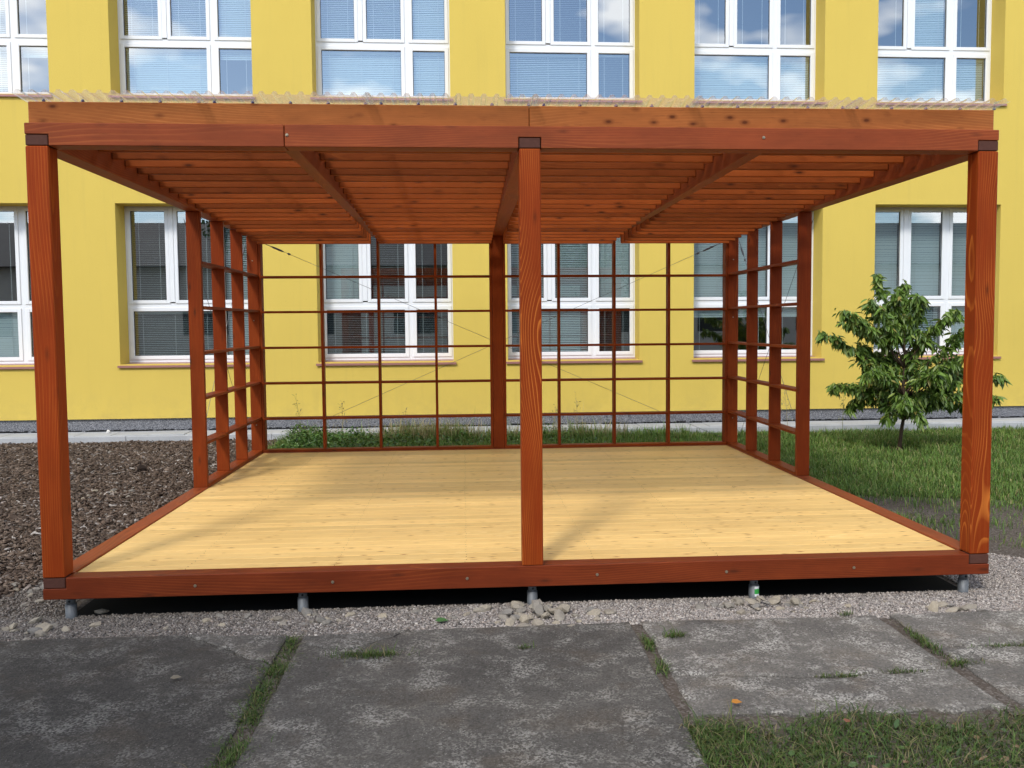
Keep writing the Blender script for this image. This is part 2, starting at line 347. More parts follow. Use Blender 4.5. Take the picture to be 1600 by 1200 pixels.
# old concrete slabs, split along their joints and cracks
def jag(a, b, n, amp, seed):
    r = random.Random(seed); out = []
    for i in range(n+1):
        t = i/n; k = 0 if i in (0, n) else r.uniform(-amp, amp)
        dx, dy = b[0]-a[0], b[1]-a[1]; L = math.hypot(dx, dy); out.append((a[0]+dx*t-dy/L*k, a[1]+dy*t+dx/L*k))
    return out
def path(*segs):
    out = []
    for s in segs:
        for p in s:
            if not out or math.hypot(out[-1][0]-p[0], out[-1][1]-p[1]) > 1e-4: out.append(p)
    if math.hypot(out[0][0]-out[-1][0], out[0][1]-out[-1][1]) < 1e-4: out.pop()
    return out
def shrink(poly, d):
    n = len(poly); A = sum(poly[i][0]*poly[(i+1) % n][1]-poly[(i+1) % n][0]*poly[i][1] for i in range(n)); sg = 1 if A > 0 else -1; out = []
    for i in range(n):
        p, q, r_ = poly[i-1], poly[i], poly[(i+1) % n]
        e1 = Vector((q[0]-p[0], q[1]-p[1])).normalized(); e2 = Vector((r_[0]-q[0], r_[1]-q[1])).normalized()
        nn = Vector((-e1.y-e2.y, e1.x+e2.x))
        if nn.length < 1e-6: nn = Vector((-e1.y, e1.x))
        nn = nn.normalized()*d*sg; out.append((q[0]+nn.x, q[1]+nn.y))
    return out
pave = empty('pavement', (2, -1, 0), 'old cracked grey concrete slabs in front of the pergola', None, None, 'structure')
E1 = jag((-8, -.30), (.86, -.33), 40, .012, 1); E2 = jag((.86, -.33), (1.40, -.40), 8, .012, 2); CK = jag((.86, -.33), (1.39, -.80), 9, .02, 3)
J1a = jag((1.40, -.40), (1.39, -.80), 5, .008, 4); J1b = jag((1.39, -.80), (1.36, -6), 30, .01, 5)
J1r0 = jag((1.47, -.42), (1.47, -.53), 2, .004, 6); J1r1 = jag((1.47, -.53), (1.45, -6), 30, .01, 7)
E3 = jag((1.47, -.42), (2.02, -.37), 8, .012, 8); CK2 = jag((1.47, -.53), (1.73, -.64), 5, .02, 9)+jag((1.73, -.64), (2.02, -.37), 6, .02, 10)[1:]
E4 = jag((2.02, -.37), (3.18, -.34), 14, .012, 11); J2l = jag((3.18, -.34), (3.165, -6), 40, .008, 12)
E5 = jag((3.24, -.34), (4.53, -.36), 16, .012, 13); J2r = jag((3.24, -.34), (3.235, -1.08), 8, .006, 14); J2r2 = jag((3.235, -1.08), (3.23, -1.52), 5, .006, 15)
CK3 = jag((3.235, -1.08), (3.95, -1.18), 9, .02, 16)+jag((3.95, -1.18), (4.54, -1.12), 8, .02, 17)[1:]
J3l = jag((4.53, -.36), (4.54, -1.12), 8, .006, 18); J3l2 = jag((4.54, -1.12), (4.55, -1.56), 5, .006, 19); F1 = jag((3.23, -1.52), (4.55, -1.56), 16, .025, 20)
E6 = jag((4.60, -.36), (9, -.30), 30, .012, 21); J3r = jag((4.60, -.36), (4.60, -.86), 6, .006, 22); J3r2 = jag((4.60, -.86), (4.61, -1.58), 8, .006, 23)
CK4 = jag((4.60, -.86), (9, -.92), 30, .02, 24); F2 = jag((4.61, -1.58), (9, -1.6), 30, .025, 25)
slabs = [path(E1, CK, J1b, [(-8, -6)]), path(E2, J1a, CK[::-1]), path(E3, CK2[::-1], J1r0[::-1]), path(CK2, E4, J2l, [(1.45, -6)], J1r1[::-1]),
         path(E5, J3l, CK3[::-1], J2r[::-1]), path(CK3, J3l2, F1[::-1], J2r2[::-1]), path(E6, [(9, -.92)], CK4[::-1], J3r[::-1]), path(CK4, F2[::-1], J3r2[::-1])]
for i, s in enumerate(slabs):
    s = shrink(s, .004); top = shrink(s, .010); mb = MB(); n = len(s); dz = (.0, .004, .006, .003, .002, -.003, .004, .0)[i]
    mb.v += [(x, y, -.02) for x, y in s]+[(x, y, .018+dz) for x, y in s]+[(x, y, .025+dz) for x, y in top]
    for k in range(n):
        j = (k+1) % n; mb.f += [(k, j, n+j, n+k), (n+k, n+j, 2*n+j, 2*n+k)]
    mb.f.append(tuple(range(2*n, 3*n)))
    so_ = obj('slab', mb.mesh('slab'), M_CONC, pave); k_ = (.66, 1.1, 1.1, .95, 1.5, 1.4, 1.55, 1.45)[i]; so_.color = (k_*1.03, k_, k_*.95, 1)   # slab tones vary; the left is painted darker to stand in for shade

def joint(poly, z):
    mb = MB(); n = len(poly)
    for (x, y, w) in poly: mb.v += [(x-w, y, z+random.uniform(-.003, .003)), (x, y, z+random.uniform(0, .005)), (x+w, y, z+random.uniform(-.003, .003))]
    for i in range(n-1):
        k = i*3; mb.f += [(k, k+1, k+4, k+3), (k+1, k+2, k+5, k+4)]
    obj('joint_soil', mb.mesh('joint'), M_SOIL, pave)
for x0, y0, y1, w in ((1.425, -.38, -4.0, .055), (3.208, -.36, -1.6, .05), (4.57, -.38, -1.62, .05)):
    joint([(x0, y0+(y1-y0)*k/24, w) for k in range(25)], .013)

# ------------------------------------------------------------------ the yellow building
WY = 8.45; REV = .37; WF = WY+REV
LEFTS = [-8.21, -5.43, -2.62, .192, 2.965, 5.755, 8.535, 11.33]; OW = 1.968
FLOORS = [(1.085, 3.385), (4.905, 7.205)]
bld = empty('school_building', (1.5, WY, 0), 'yellow stucco building with rows of large white windows behind the pergola', 'building')
def facade():
    X0, X1, Z0, Z1 = -10.5, 15.5, .30, 8.9
    xs = sorted({X0, X1}|{v for l in LEFTS for v in (l, l+OW)}); zs = sorted({Z0, Z1}|{v for f in FLOORS for v in f}); mb = MB()
    def hole(x, z): return any(l < x < l+OW for l in LEFTS) and any(a < z < b for a, b in FLOORS)
    for i in range(len(xs)-1):
        for j in range(len(zs)-1):
            x, z = (xs[i]+xs[i+1])/2, (zs[j]+zs[j+1])/2
            if not hole(x, z): mb.quad((xs[i], WY, zs[j]), (xs[i+1], WY, zs[j]), (xs[i+1], WY, zs[j+1]), (xs[i], WY, zs[j+1]))
    B = WF+.10
    for l in LEFTS:
        for a, b in FLOORS:
            r = l+OW
            mb.quad((l, WY, a), (l, WY, b), (l, B, b), (l, B, a)); mb.quad((r, WY, b), (r, WY, a), (r, B, a), (r, B, b))
            mb.quad((l, WY, b), (r, WY, b), (r, B, b), (l, B, b)); mb.quad((r, WY, a), (l, WY, a), (l, B, a), (r, B, a))
    mb.quad((X0, WY, Z0), (X0, WY+7, Z0), (X0, WY+7, Z1), (X0, WY, Z1)); mb.quad((X1, WY+7, Z0), (X1, WY, Z0), (X1, WY, Z1), (X1, WY+7, Z1))
    mb.quad((X0, WY+7, Z0), (X1, WY+7, Z0), (X1, WY+7, Z1), (X0, WY+7, Z1)); mb.quad((X0, WY, Z0), (X1, WY, Z0), (X1, WY+.06, Z0), (X0, WY+.06, Z0))
    me = bpy.data.meshes.new('facade'); me.from_pydata(mb.v, [], mb.f); me.update(); return me
obj('facade', facade(), M_STUC, bld)
obj('roof', MB().box(-10.9, 15.9, WY-.45, WY+7.4, 8.905, 9.15).mesh('roof'), M_ROOFD, bld)
obj('plinth', MB().box(-10.48, 15.48, WY+.035, WY+6.9, -.1, .32).mesh('plinth'), M_PLIN, bld)
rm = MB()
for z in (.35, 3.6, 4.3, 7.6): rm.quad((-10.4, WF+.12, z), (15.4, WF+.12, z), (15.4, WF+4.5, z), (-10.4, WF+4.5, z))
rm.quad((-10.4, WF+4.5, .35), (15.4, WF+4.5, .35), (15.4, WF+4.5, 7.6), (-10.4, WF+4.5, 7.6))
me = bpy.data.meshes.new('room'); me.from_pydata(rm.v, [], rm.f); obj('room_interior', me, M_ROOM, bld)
# black dimpled membrane along the foot of the plinth
dm = MB(); x = -10.4
while x < 15.4:
    h = .135+random.uniform(-.006, .010)
    if random.random() < .93: dm.box(x, x+.042, WY+.012+random.uniform(-.004, .004), WY+.030, -.02, h)
    x += .05
obj('drainage_membrane', dm.mesh('membrane'), M_BLACK, bld)['kind'] = 'stuff'

BLIND = {}
def blind_mesh(w, h, ang):
    k = (round(w, 3), round(h, 3), ang)
    if k not in BLIND:
        mb = MB(); n = int(h/.027); c, s = math.cos(R(ang)), math.sin(R(ang))
        for i in range(n):
            z = -h/2+.012+i*.027+random.uniform(-.0012, .0012); a = .0138
            mb.quad((-w/2, -a*c, z-a*s), (w/2, -a*c, z-a*s), (w/2, a*c, z+a*s), (-w/2, a*c, z+a*s))
        mb.box(-w/2, w/2, -.014, .014, h/2-.03, h/2)
        me = bpy.data.meshes.new('blind'); me.from_pydata(mb.v, [], mb.f); me.update(); me.materials.append(M_BLIND); BLIND[k] = me
    return BLIND[k]
_wm = {}
def frame_mesh(w, h, t, d, bev=.004):
    k = ('f', round(w, 4), round(h, 4), t, d)
    if k not in _wm:
        mb = MB(); mb.box(-w/2, -w/2+t, 0, d, -h/2, h/2); mb.box(w/2-t, w/2, 0, d, -h/2, h/2)
        mb.box(-w/2+t, w/2-t, 0, d, -h/2, -h/2+t); mb.box(-w/2+t, w/2-t, 0, d, h/2-t, h/2); _wm[k] = mb.mesh('frame', bev)
    return _wm[k]
def pane_mesh(w, h):
    mb = MB().quad((-w/2, 0, -h/2), (w/2, 0, -h/2), (w/2, 0, h/2), (-w/2, 0, h/2)); me = bpy.data.meshes.new('pane'); me.from_pydata(mb.v, [], mb.f); me.update(); return me
def simple(key, fn, mat):
    if key not in _wm: _wm[key] = fn(); _wm[key].materials.append(mat)
    return _wm[key]
# states of the blinds: c closed, h half, o open, n raised;  order: three upper panes, wide lower pane, narrow lower pane
STATE = {(0, 0): 'hhhhh', (0, 1): 'onoco', (0, 2): 'oohoh', (0, 3): 'coooo', (0, 4): 'hhchо'.replace('о', 'o'), (0, 5): 'cccnn', (0, 6): 'ccchc', (0, 7): 'chchc',
         (1, 0): 'ccccc', (1, 1): 'chnhn', (1, 2): 'hhccn', (1, 3): 'hhccc', (1, 4): 'oonho', (1, 5): 'nnncc', (1, 6): 'ncncc', (1, 7): 'ccccc'}
def full_height(a): return 2.300
def window(l, z0, fi, wi):
    r = l+OW; zb = z0+.015; T = z0+2.30
    mb = MB(); y0, y1 = WF, WF+.07
    mb.box(l, l+.034, y0, y1, zb, T); mb.box(r-.034, r, y0, y1, zb, T); mb.box(l+.034, r-.034, y0, y1, zb, zb+.045); mb.box(l+.034, r-.034, y0, y1, T-.034, T)
    mb.box(l+1.292, l+1.370, y0, y1, zb+.045, T-.034); mb.box(l+.034, l+1.292, y0, y1, z0+.815, z0+.885); mb.box(l+1.370, r-.034, y0, y1, z0+.815, z0+.885)
    win = obj('window', mb.mesh('window'), M_PVC, bld)
    cells = [(l+.024, l+.620, z0+.878, T-.016), (l+.692, l+1.300, z0+.878, T-.016), (l+1.362, r-.024, z0+.878, T-.016), (l+.024, l+1.300, zb+.040, z0+.822), (l+1.362, r-.024, zb+.040, z0+.822)]
    obj('cover_strip', MB().box(l+.622, l+.690, WF-.020, WF+.05, z0+.90, T-.02).mesh('strip', .003), M_PVC, win)
    for i, (a, b, c, d) in enumerate(cells):
        w, h = b-a, d-c; cx, cz = (a+b)/2, (c+d)/2; t = .052 if i < 3 else .056
        obj('sash', frame_mesh(w, h, t, .06), M_PVC, win, (cx, WF-.014, cz))
        gw, gh = w-2*t, h-2*t
        obj('gasket', frame_mesh(gw, gh, .006, .012, 0), M_GASK, win, (cx, WF+.012, cz))
        obj('pane', simple(('g', round(gw, 3), round(gh, 3)), lambda: pane_mesh(gw, gh), M_GLASS), None, win, (cx, WF+.020, cz))
        st = STATE[(fi, wi)][i]; ang = {'c': 64, 'h': 40, 'o': 8, 'n': 64}[st]+random.uniform(-3, 3)
        bh = gh-.01; bz = cz
        if st == 'n': bh = .14; bz = cz+gh/2-.075
        obj('blind', blind_mesh(gw-.012, bh, ang), None, win, (cx, WF+.075, bz))
        cm = MB()
        for q in ((.2, .8) if gw < .8 else (.1, .5, .9)):
            x = cx-gw/2+gw*q; cm.box(x-.0028, x+.0028, WF+.052, WF+.055, cz-gh/2+.01, cz+gh/2)
        obj('blind_cord', cm.mesh('cord'), M_CORD, win)
    s = MB(); a, b = l-.03, r+.04
    pr = [(WF+.02, .012), (WY-.035, -.022), (WY-.035, -.052), (WY-.027, -.052), (WY-.027, -.030), (WF+.02, .002)]
    for x in (a, b): s.v += [(x, y, z0+.004+dz) for y, dz in pr]
    s.f += [tuple(range(6))[::-1], tuple(range(6, 12))]+[(i, (i+1) % 6, (i+1) % 6+6, i+6) for i in range(6)]
    obj('window_sill', s.mesh('sill'), M_SILL, win)
for fi, (a, b) in enumerate(FLOORS):
    for wi, l in enumerate(LEFTS): window(l, a, fi, wi)

# strip of concrete pavers with kerb stones at the foot of the wall
strip = empty('path', (1, 8.2, 0), 'strip of light grey pavers and kerb stones along the yellow wall', None, None, 'structure')
x = -9.4; k = 0
while x < 13.5:
    dz = random.uniform(-.004, .004)
    obj('kerb_stone', boxmesh(.996, .06, .17, .006, 'k'), M_PAVER, strip, (x+.5, 7.98, .02+dz)); x += 1.0
x = -9.62
while x < 13.5:
    obj('paver', boxmesh(.494, .415, .05, .004, 'p'), M_PAVER, strip, (x+.25, 8.222, .092+random.uniform(-.004, .003)), (R(.8), random.uniform(-.006, .006), 0)); x += .5

# ------------------------------------------------------------------ the pergola
G = .13; W = 5.3773; D = 5.0886; H = 2.5745+G; b = .12; XM = W/2; ZB = G
per = empty('pergola', (XM, D/2, 0), 'large red brown stained timber pergola with plank deck, slatted roof and trellis walls', 'pergola')
def beam_poly(name, outline, y0, y1, cx, mat=None):          # outline in (x,z); extruded along y; mesh centred for the grain
    zc = sum(p[1] for p in outline)/len(outline); yc = (y0+y1)/2; mb = MB(); n = len(outline)
    mb.v += [(x-cx, y0-yc, z-zc) for x, z in outline]+[(x-cx, y1-yc, z-zc) for x, z in outline]
    mb.f += [tuple(range(n)), tuple(range(2*n-1, n-1, -1))]+[(i, (i+1) % n, (i+1) % n+n, i+n) for i in range(n)]
    return obj(name, mb.mesh('beam', .0035), mat or M_BEAM, per, (cx, yc, zc))
T0, T1 = H-b, H; g = .003; xj = 1.357
hm = T0+b/2
# front ring beam (two lengths with a tight joint over the rafter), notched for the ends of the cross beams
beam_poly('ring_beam', [(0, hm), (b+g, hm), (b+g, T0), (xj-.002, T0), (xj-.002, T1), (0, T1)], 0, b, .6)
beam_poly('ring_beam', [(xj+.002, T0), (XM-b/2-g, T0), (XM-b/2-g, hm), (XM+b/2+g, hm), (XM+b/2+g, T0), (W-b-g, T0), (W-b-g, hm), (W, hm), (W, T1), (xj+.002, T1)], .0, b, 3.2)
for x in (b/2, XM, W-b/2):
    obj('beam_end', boxmesh(b-.004, .09, b/2-.005, .003, 'e'), M_END, per, (x, .047+.002, T0+b/4))
timber('ring_beam', 0, W, D-b, D, T0, T1, 'x', M_BEAM, per)
timber('ring_beam', 0, b, b+.001, D-b-.001, T0, T1, 'y', M_BEAM, per); timber('ring_beam', W-b, W, b+.001, D-b-.001, T0, T1, 'y', M_BEAM, per)
timber('rafter', XM-b/2, XM+b/2, b+.001, D-b-.001, T0+.001, T1-.001, 'y', M_BEAM, per)
for x in (1.37, 4.003): timber('rafter', x-.04, x+.04, b+.001, D-b-.001, T0+.002, T1-.002, 'y', M_BEAM, per)
# base frame
B0, B1 = ZB, ZB+b; bm_ = B0+b/2
beam_poly('base_beam', [(0, B0), (W, B0), (W, bm_), (W-b-g, bm_), (W-b-g, B1), (b+g, B1), (b+g, bm_), (0, bm_)], 0, b, XM, M_BASE)
for x in (b/2, W-b/2): obj('beam_end', boxmesh(b-.004, .09, b/2-.005, .003, 'e'), M_END, per, (x, .047+.002, bm_+b/4))
timber('base_beam', 0, W, D-b, D, B0, B1, 'x', M_BEAM, per)
for x in (0, W-b): timber('base_beam', x, x+b, b+.001, D-b-.001, B0, B1, 'y', M_BEAM, per)
# posts
for x in (0, XM-b/2, W-b): timber('post', x+.001, x+b-.001, .001, b-.001, B1+.001, T0-.001, 'z', M_POST if x == 0 else M_GRAIN, per, .005)
for x in (0, XM-b/2, W-b): timber('post', x+.001, x+b-.001, D-b+.001, D-.001, B1+.001, T0-.001, 'z', M_TREL, per, .005)
# deck: planks laid across, with rows of nails
deck = obj('deck', MB().box(b+.002, W-b-.002, b+.002, D-b-.002, B0+.02, B1-.040).mesh('deck'), M_SOIL, per)
nb = 40; pw = (D-2*b-.004)/nb
for i in range(nb):
    y = b+.002+i*pw; dz = random.uniform(-.0007, .0007)
    timber('deck_board', b+.004, W-b-.004, y+.0015, y+pw-.0015, B1-.038, B1-.008+dz, 'x', M_DECK, deck, .0016)
nl = MB()
for i in range(nb):
    for x in (.72, 1.56, 2.31, 3.06, 3.80, 4.55):
        for q in (.28, .72):
            y = b+.002+(i+q)*pw; xx = x+random.uniform(-.006, .006); nl.box(xx-.0022, xx+.0022, y-.0022, y+.0022, B1-.012, B1-.0068)
o = obj('deck_nails', nl.mesh('nails'), M_END, deck); o['kind'] = 'stuff'
# roof slats on edge between the rafters, falling gently to the back; the first one is the fascia on the front beam
bays = [(b+.004, 1.33-.003), (1.41+.003, XM-b/2-.003), (XM+b/2+.003, 3.963-.003), (4.043+.003, W-b-.004)]
def roofz(y): return 2.578+G-.0432*(y-.0)          # underside of the slats
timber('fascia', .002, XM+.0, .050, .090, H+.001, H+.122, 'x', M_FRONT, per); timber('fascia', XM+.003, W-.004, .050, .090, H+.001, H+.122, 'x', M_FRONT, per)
# tapered firring strips on the side beams and rafters close the wedge below the sheets
for x0, x1 in ((.012, b-.002), (1.332, 1.408), (XM-.058, XM+.058), (3.965, 4.041), (W-b+.002, W-.012)):
    w_ = x1-x0; prf = [(-1.36, -.06), (1.36, -.06), (-1.36, .055)]; mb = MB()
    for yy in (-w_/2, w_/2): mb.v += [(px, yy, pz) for px, pz in prf]
    mb.f += [(0, 1, 2), (5, 4, 3), (0, 3, 4, 1), (1, 4, 5, 2), (2, 5, 3, 0)]
    obj('firring_strip', mb.mesh('firring'), M_BEAM, per, ((x0+x1)/2, 1.36+.093, H+.0612), AX['y'])
for k in range(-3, 19):
    y = .89+.2237*k+random.uniform(-.004, .004)
    for x0, x1 in bays:
        z = roofz(y)+random.uniform(-.002, .002); timber('roof_slat', x0, x1, y, y+.04, z, z+.12, 'x', M_SLAT, per)
# corrugated sheets
PITCH = .0687
def sheet(x0, n, lift):
    ys = [-.105, .6, 1.3, 2.0, 2.7, 3.4, 4.1, 4.7, 5.12]; prof = []
    for i in range(n):
        for u, h in ((.0, 0), (.22, 0), (.38, 1), (.62, 1), (.78, 0)): prof.append((x0+(i+u)*PITCH, h*.0165))
    prof.append((x0+n*PITCH, 0)); V = []; F = []
    for y in ys:
        for x, h in prof: V.append((x, y, roofz(y)+.1235+h+lift))
    m = len(prof)
    for j in range(len(ys)-1):
        for i in range(m-1): F.append((j*m+i, j*m+i+1, (j+1)*m+i+1, (j+1)*m+i))
    me = bpy.data.meshes.new('sheet'); me.from_pydata(V, [], F); me.update(); return me
for s in range(6):
    x0 = -.014+s*13*PITCH+.006*s
    obj('roof_sheet', sheet(x0, 14 if s < 5 else 13, .0015*(s % 2)), M_SHEET, per)
scr = MB().tube([(0, 0, 0), (0, 0, .006)], .010, 8).tube([(0, 0, .0065), (0, 0, .013)], .006, 6).mesh('screw')
for s in range(6):
    for q in range(5):
        x = .077+s*.8985+q*.2035
        if x < W+.02: obj('roof_screw', scr, M_SCREW, per, (x, .07, roofz(.07)+.1265))
# trellis: flat boards on edge crossing as a grid
tt = .026; RZ = [z+G for z in (2.016, 1.639, 1.253, .868, .483)]; d0, d1 = D-b+.004, D-.004
for x in (.781, 1.393, 2.011, 3.365, 3.983, 4.595): timber('trellis_board', x-tt/2, x+tt/2, d0, d1, B1+.026, T0-.002, 'z', M_TREL, per, .002)
for x in (b+.014, XM-b/2-.014, XM+b/2+.014, W-b-.014): timber('trellis_board', x-tt/2, x+tt/2, d0, d1, B1+.026, T0-.002, 'z', M_TREL, per, .002)
for x0, x1 in ((b+.002, XM-b/2-.002), (XM+b/2+.002, W-b-.002)):
    for z in RZ: timber('trellis_rung', x0, x1, d0-.002, d1+.002, z-.012, z+.012, 'x', M_TREL, per, .002)
    timber('trellis_rung', x0, x1, d0-.002, d1+.002, B1+.001, B1+.025, 'x', M_TREL, per, .002)
YP = [(2.812, .045), (3.558, .026), (4.277, .026)]
for x0 in (0, W-b):
    for y, t in YP: timber('trellis_board', x0+.003, x0+b-.003, y, y+t, B1+(.001 if t > .04 else .026), T0-.002, 'z', M_TREL, per, .002)
    for z in RZ: timber('trellis_rung', x0+.001, x0+b-.001, YP[0][0]+.046, D-b-.001, z-.012+.012, z+.012+.012, 'y', M_TREL, per, .002)
    timber('trellis_rung', x0+.001, x0+b-.001, YP[0][0]+.046, D-b-.001, B1+.001, B1+.025, 'y', M_TREL, per, .002)
# bracing cables with turnbuckles
def brace(p, q, name='bracing_cable'):
    p, q = Vector(p), Vector(q); d = (q-p).normalized()
    c = obj(name, MB().tube([p, q], .0022, 5).mesh('cable'), M_CABLE, per)
    tb = MB(); a = p+d*.10
    tb.tube([p+d*.02, a], .004, 6); tb.tube([a, a+d*.03, a+d*.12, a+d*.15], [.005, .011, .011, .005], 6); tb.tube([a+d*.19, a+d*.20, a+d*.22, a+d*.23], [.004, .012, .012, .004], 6)
    obj('turnbuckle', tb.mesh('turnbuckle'), M_CABLE, c)
zt, zl = T0-.06, B1+.06
brace((b+.02, D+.014, zt), (W-b-.02, D+.014, zl)); brace((W-b-.02, D+.020, zt), (b+.02, D+.020, zl))
for x in (-.014, W+.014):
    sx = 1 if x > 0 else -1
    brace((x, D-.09, zt), (x, 2.84, zl)); brace((x+.006*sx, 2.84, zt), (x+.006*sx, D-.09, zl))
# bolts
bolt = MB().tube([(0, 0, 0), (0, -.003, 0)], .0085, 10).tube([(0, -.0035, 0), (0, -.007, 0)], .0055, 6).mesh('bolt')
for x, z in ((1.372, 2.518+G), (4.003, 2.521+G), (.815, ZB+.058), (1.566, ZB+.058), (2.316, ZB+.058), (3.055, ZB+.06), (3.805, ZB+.056), (4.559, ZB+.06)):
    obj('bolt', bolt, M_BOLT, per, (x, -.0005, z))
for x0 in (.06, W-.06):
    for z in (2.19, 1.55, .42): obj('bolt', bolt, M_BOLT, per, (x0, D-b-.0005, z+G), (0, 0, 0), (.8, .8, .8))
# steel ground feet
for i in range(5):
    for y in (.075, D-.1):
        x = .085+i*(W-.17)/4+(.03 if i == 0 else -.03 if i == 4 else 0)
        f = obj('foot', MB().tube([(x, y, -.1), (x, y, .085)], .030, 14).mesh('foot', smooth=True), M_STEEL, per)
        obj('foot_sleeve', MB().tube([(x, y, .086), (x, y, .122)], .0245, 14).mesh('sleeve', smooth=True), M_STEEL, f)
        obj('foot_plate', MB().box(x-.05, x+.05, y-.045, y+.045, .1225, .1285).mesh('plate', .001), M_STEEL, f)
        obj('bolt_hole', MB().tube([(x+.002, y-.0235, .104), (x+.002, y-.0262, .104)], .0065, 10).mesh('hole'), M_BLACK, f)
        if i == 3 and y < 1:
            def curved(z0, z1, a0, a1, rr):
                mb = MB()
                for k in range(6):
                    u, v = a0+(a1-a0)*k/6, a0+(a1-a0)*(k+1)/6
                    mb.quad((x+rr*math.sin(u), y-rr*math.cos(u), z0), (x+rr*math.sin(v), y-rr*math.cos(v), z0), (x+rr*math.sin(v), y-rr*math.cos(v), z1), (x+rr*math.sin(u), y-rr*math.cos(u), z1))
                return mb
            obj('sticker', curved(.022, .080, -.15, 1.0, .0307).mesh('sticker'), plain('white sticker', (.7, .72, .72), .5, .4), f)
            obj('sticker_print', curved(.036, .066, -.15, 1.0, .0311).mesh('print'), plain('green print', (.03, .30, .05), .5, .4), f)

# ------------------------------------------------------------------ scattered stuff
def rotm(yaw, pitch, roll):
    cy, sy, cp, sp_, cr_, sr = np.cos(yaw), np.sin(yaw), np.cos(pitch), np.sin(pitch), np.cos(roll), np.sin(roll); n = len(yaw)
    M = np.empty((n, 3, 3)); M[:, 0, 0] = cy*cp; M[:, 0, 1] = cy*sp_*sr-sy*cr_; M[:, 0, 2] = cy*sp_*cr_+sy*sr
    M[:, 1, 0] = sy*cp; M[:, 1, 1] = sy*sp_*sr+cy*cr_; M[:, 1, 2] = sy*sp_*cr_-cy*sr; M[:, 2, 0] = -sp_; M[:, 2, 1] = cp*sr; M[:, 2, 2] = cp*cr_; return M
OCT = np.array([(1, .15, 0), (-1, -.1, .1), (.2, 1, -.05), (-.15, -1, .1), (.15, .2, 1), (-.1, .1, -1)], float)
OCF = np.array([(0, 2, 4), (2, 1, 4), (1, 3, 4), (3, 0, 4), (2, 0, 5), (1, 2, 5), (3, 1, 5), (0, 3, 5)])
BOXV = np.array([(x, y, z) for z in (-1, 1) for y in (-1, 1) for x in (-1, 1)], float)
BOXF = np.array([(0, 2, 3), (0, 3, 1), (4, 5, 7), (4, 7, 6), (0, 1, 5), (0, 5, 4), (2, 6, 7), (2, 7, 3), (0, 4, 6), (0, 6, 2), (1, 3, 7), (1, 7, 5)])
def scatter(name, P, S, rot, C, V0=OCT, F0=OCF, jit=.25):
    n = len(P); m = len(V0); V = V0[None]*(1+RNG.uniform(-jit, jit, (n, m, 3))); V = V*S[:, None, :]
    V = np.einsum('nij,nmj->nmi', rotm(*rot), V)+P[:, None, :]
    F = F0[None]+(np.arange(n)*m)[:, None, None]; return tri_mesh(name, V.reshape(-1, 3), F.reshape(-1, 3), np.repeat(C, m, 0))
def pick(n, cols, w=None):
    c = np.array(cols, float); return c[RNG.choice(len(c), n, p=w)]*RNG.uniform(.7, 1.3, (n, 1))
def fnoise(x, y, s, seed):                # cheap smooth noise, 0..1
    r = np.random.default_rng(seed); v = np.zeros_like(x)
    for k in range(7):
        a = r.uniform(0, 6.28); f = s*r.uniform(.6, 2.2); v += np.sin((x*np.cos(a)+y*np.sin(a))*f+r.uniform(0, 6.28))
    return np.clip(.5+v/7, 0, 1)

# gravel round the base
def gx(n, x0, x1, y0, y1): return RNG.uniform(x0, x1, n), RNG.uniform(y0, y1, n)
A = gx(120000, -1.0, 6.9, -.43, .10); B_ = gx(24000, -1.3, .02, .10, 2.9); C_ = gx(42000, W-.05, 7.0, .10, 1.35)
x = np.concatenate([A[0], B_[0], C_[0]]); y = np.concatenate([A[1], B_[1], C_[1]]); n = len(x)
kA = (y < .10) & (y > -.40+.02*np.sin(x*7)) & (x > -.75-.3*fnoise(y, x, 3, 2))
kB = (x < .02) & (y >= .10) & (x > -.16-.22*fnoise(x, y, 2.2, 3)-np.clip(1.6-y, 0, 2)*.22)
kC = (x > W-.05) & (y >= .10) & (x < 5.65+.35*fnoise(y, x, 2, 4)+np.clip(1.0-y, 0, 2)*.85) & (y < 1.2)
keep = (kA | kB | kC); x, y = x[keep], y[keep]; n = len(x)
sz = RNG.gamma(5, .0006, n)+.0022
grav = scatter('gravel', np.stack([x, y, sz*.35+RNG.uniform(0, .006, n)], 1), np.stack([sz*RNG.uniform(.9, 1.6, n), sz*RNG.uniform(.8, 1.3, n), sz*RNG.uniform(.6, 1.0, n)], 1),
               (RNG.uniform(0, 6.28, n), RNG.uniform(-.5, .5, n), RNG.uniform(-.5, .5, n)),
               pick(n, [(.30, .264, .238), (.39, .348, .31), (.18, .163, .152), (.48, .435, .385), (.32, .265, .225)], [.34, .28, .16, .10, .12]))
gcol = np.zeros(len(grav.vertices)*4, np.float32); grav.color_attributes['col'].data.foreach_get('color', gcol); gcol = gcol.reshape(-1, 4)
mixb = np.repeat((RNG.random(n) < np.clip(1.15-x*.36, .12, .95)).astype(np.float32), 6)[:, None]; gcol[:, :3] *= 1-mixb*np.array([.44, .45, .47], np.float32); grav.color_attributes['col'].data.foreach_set('color', gcol.ravel())  # more dark stones towards the left, partly painting in the shade there
tag(obj('gravel', grav, M_GRAV), 'fine grey pink gravel spread round the pergola edge', 'gravel', None, 'stuff')
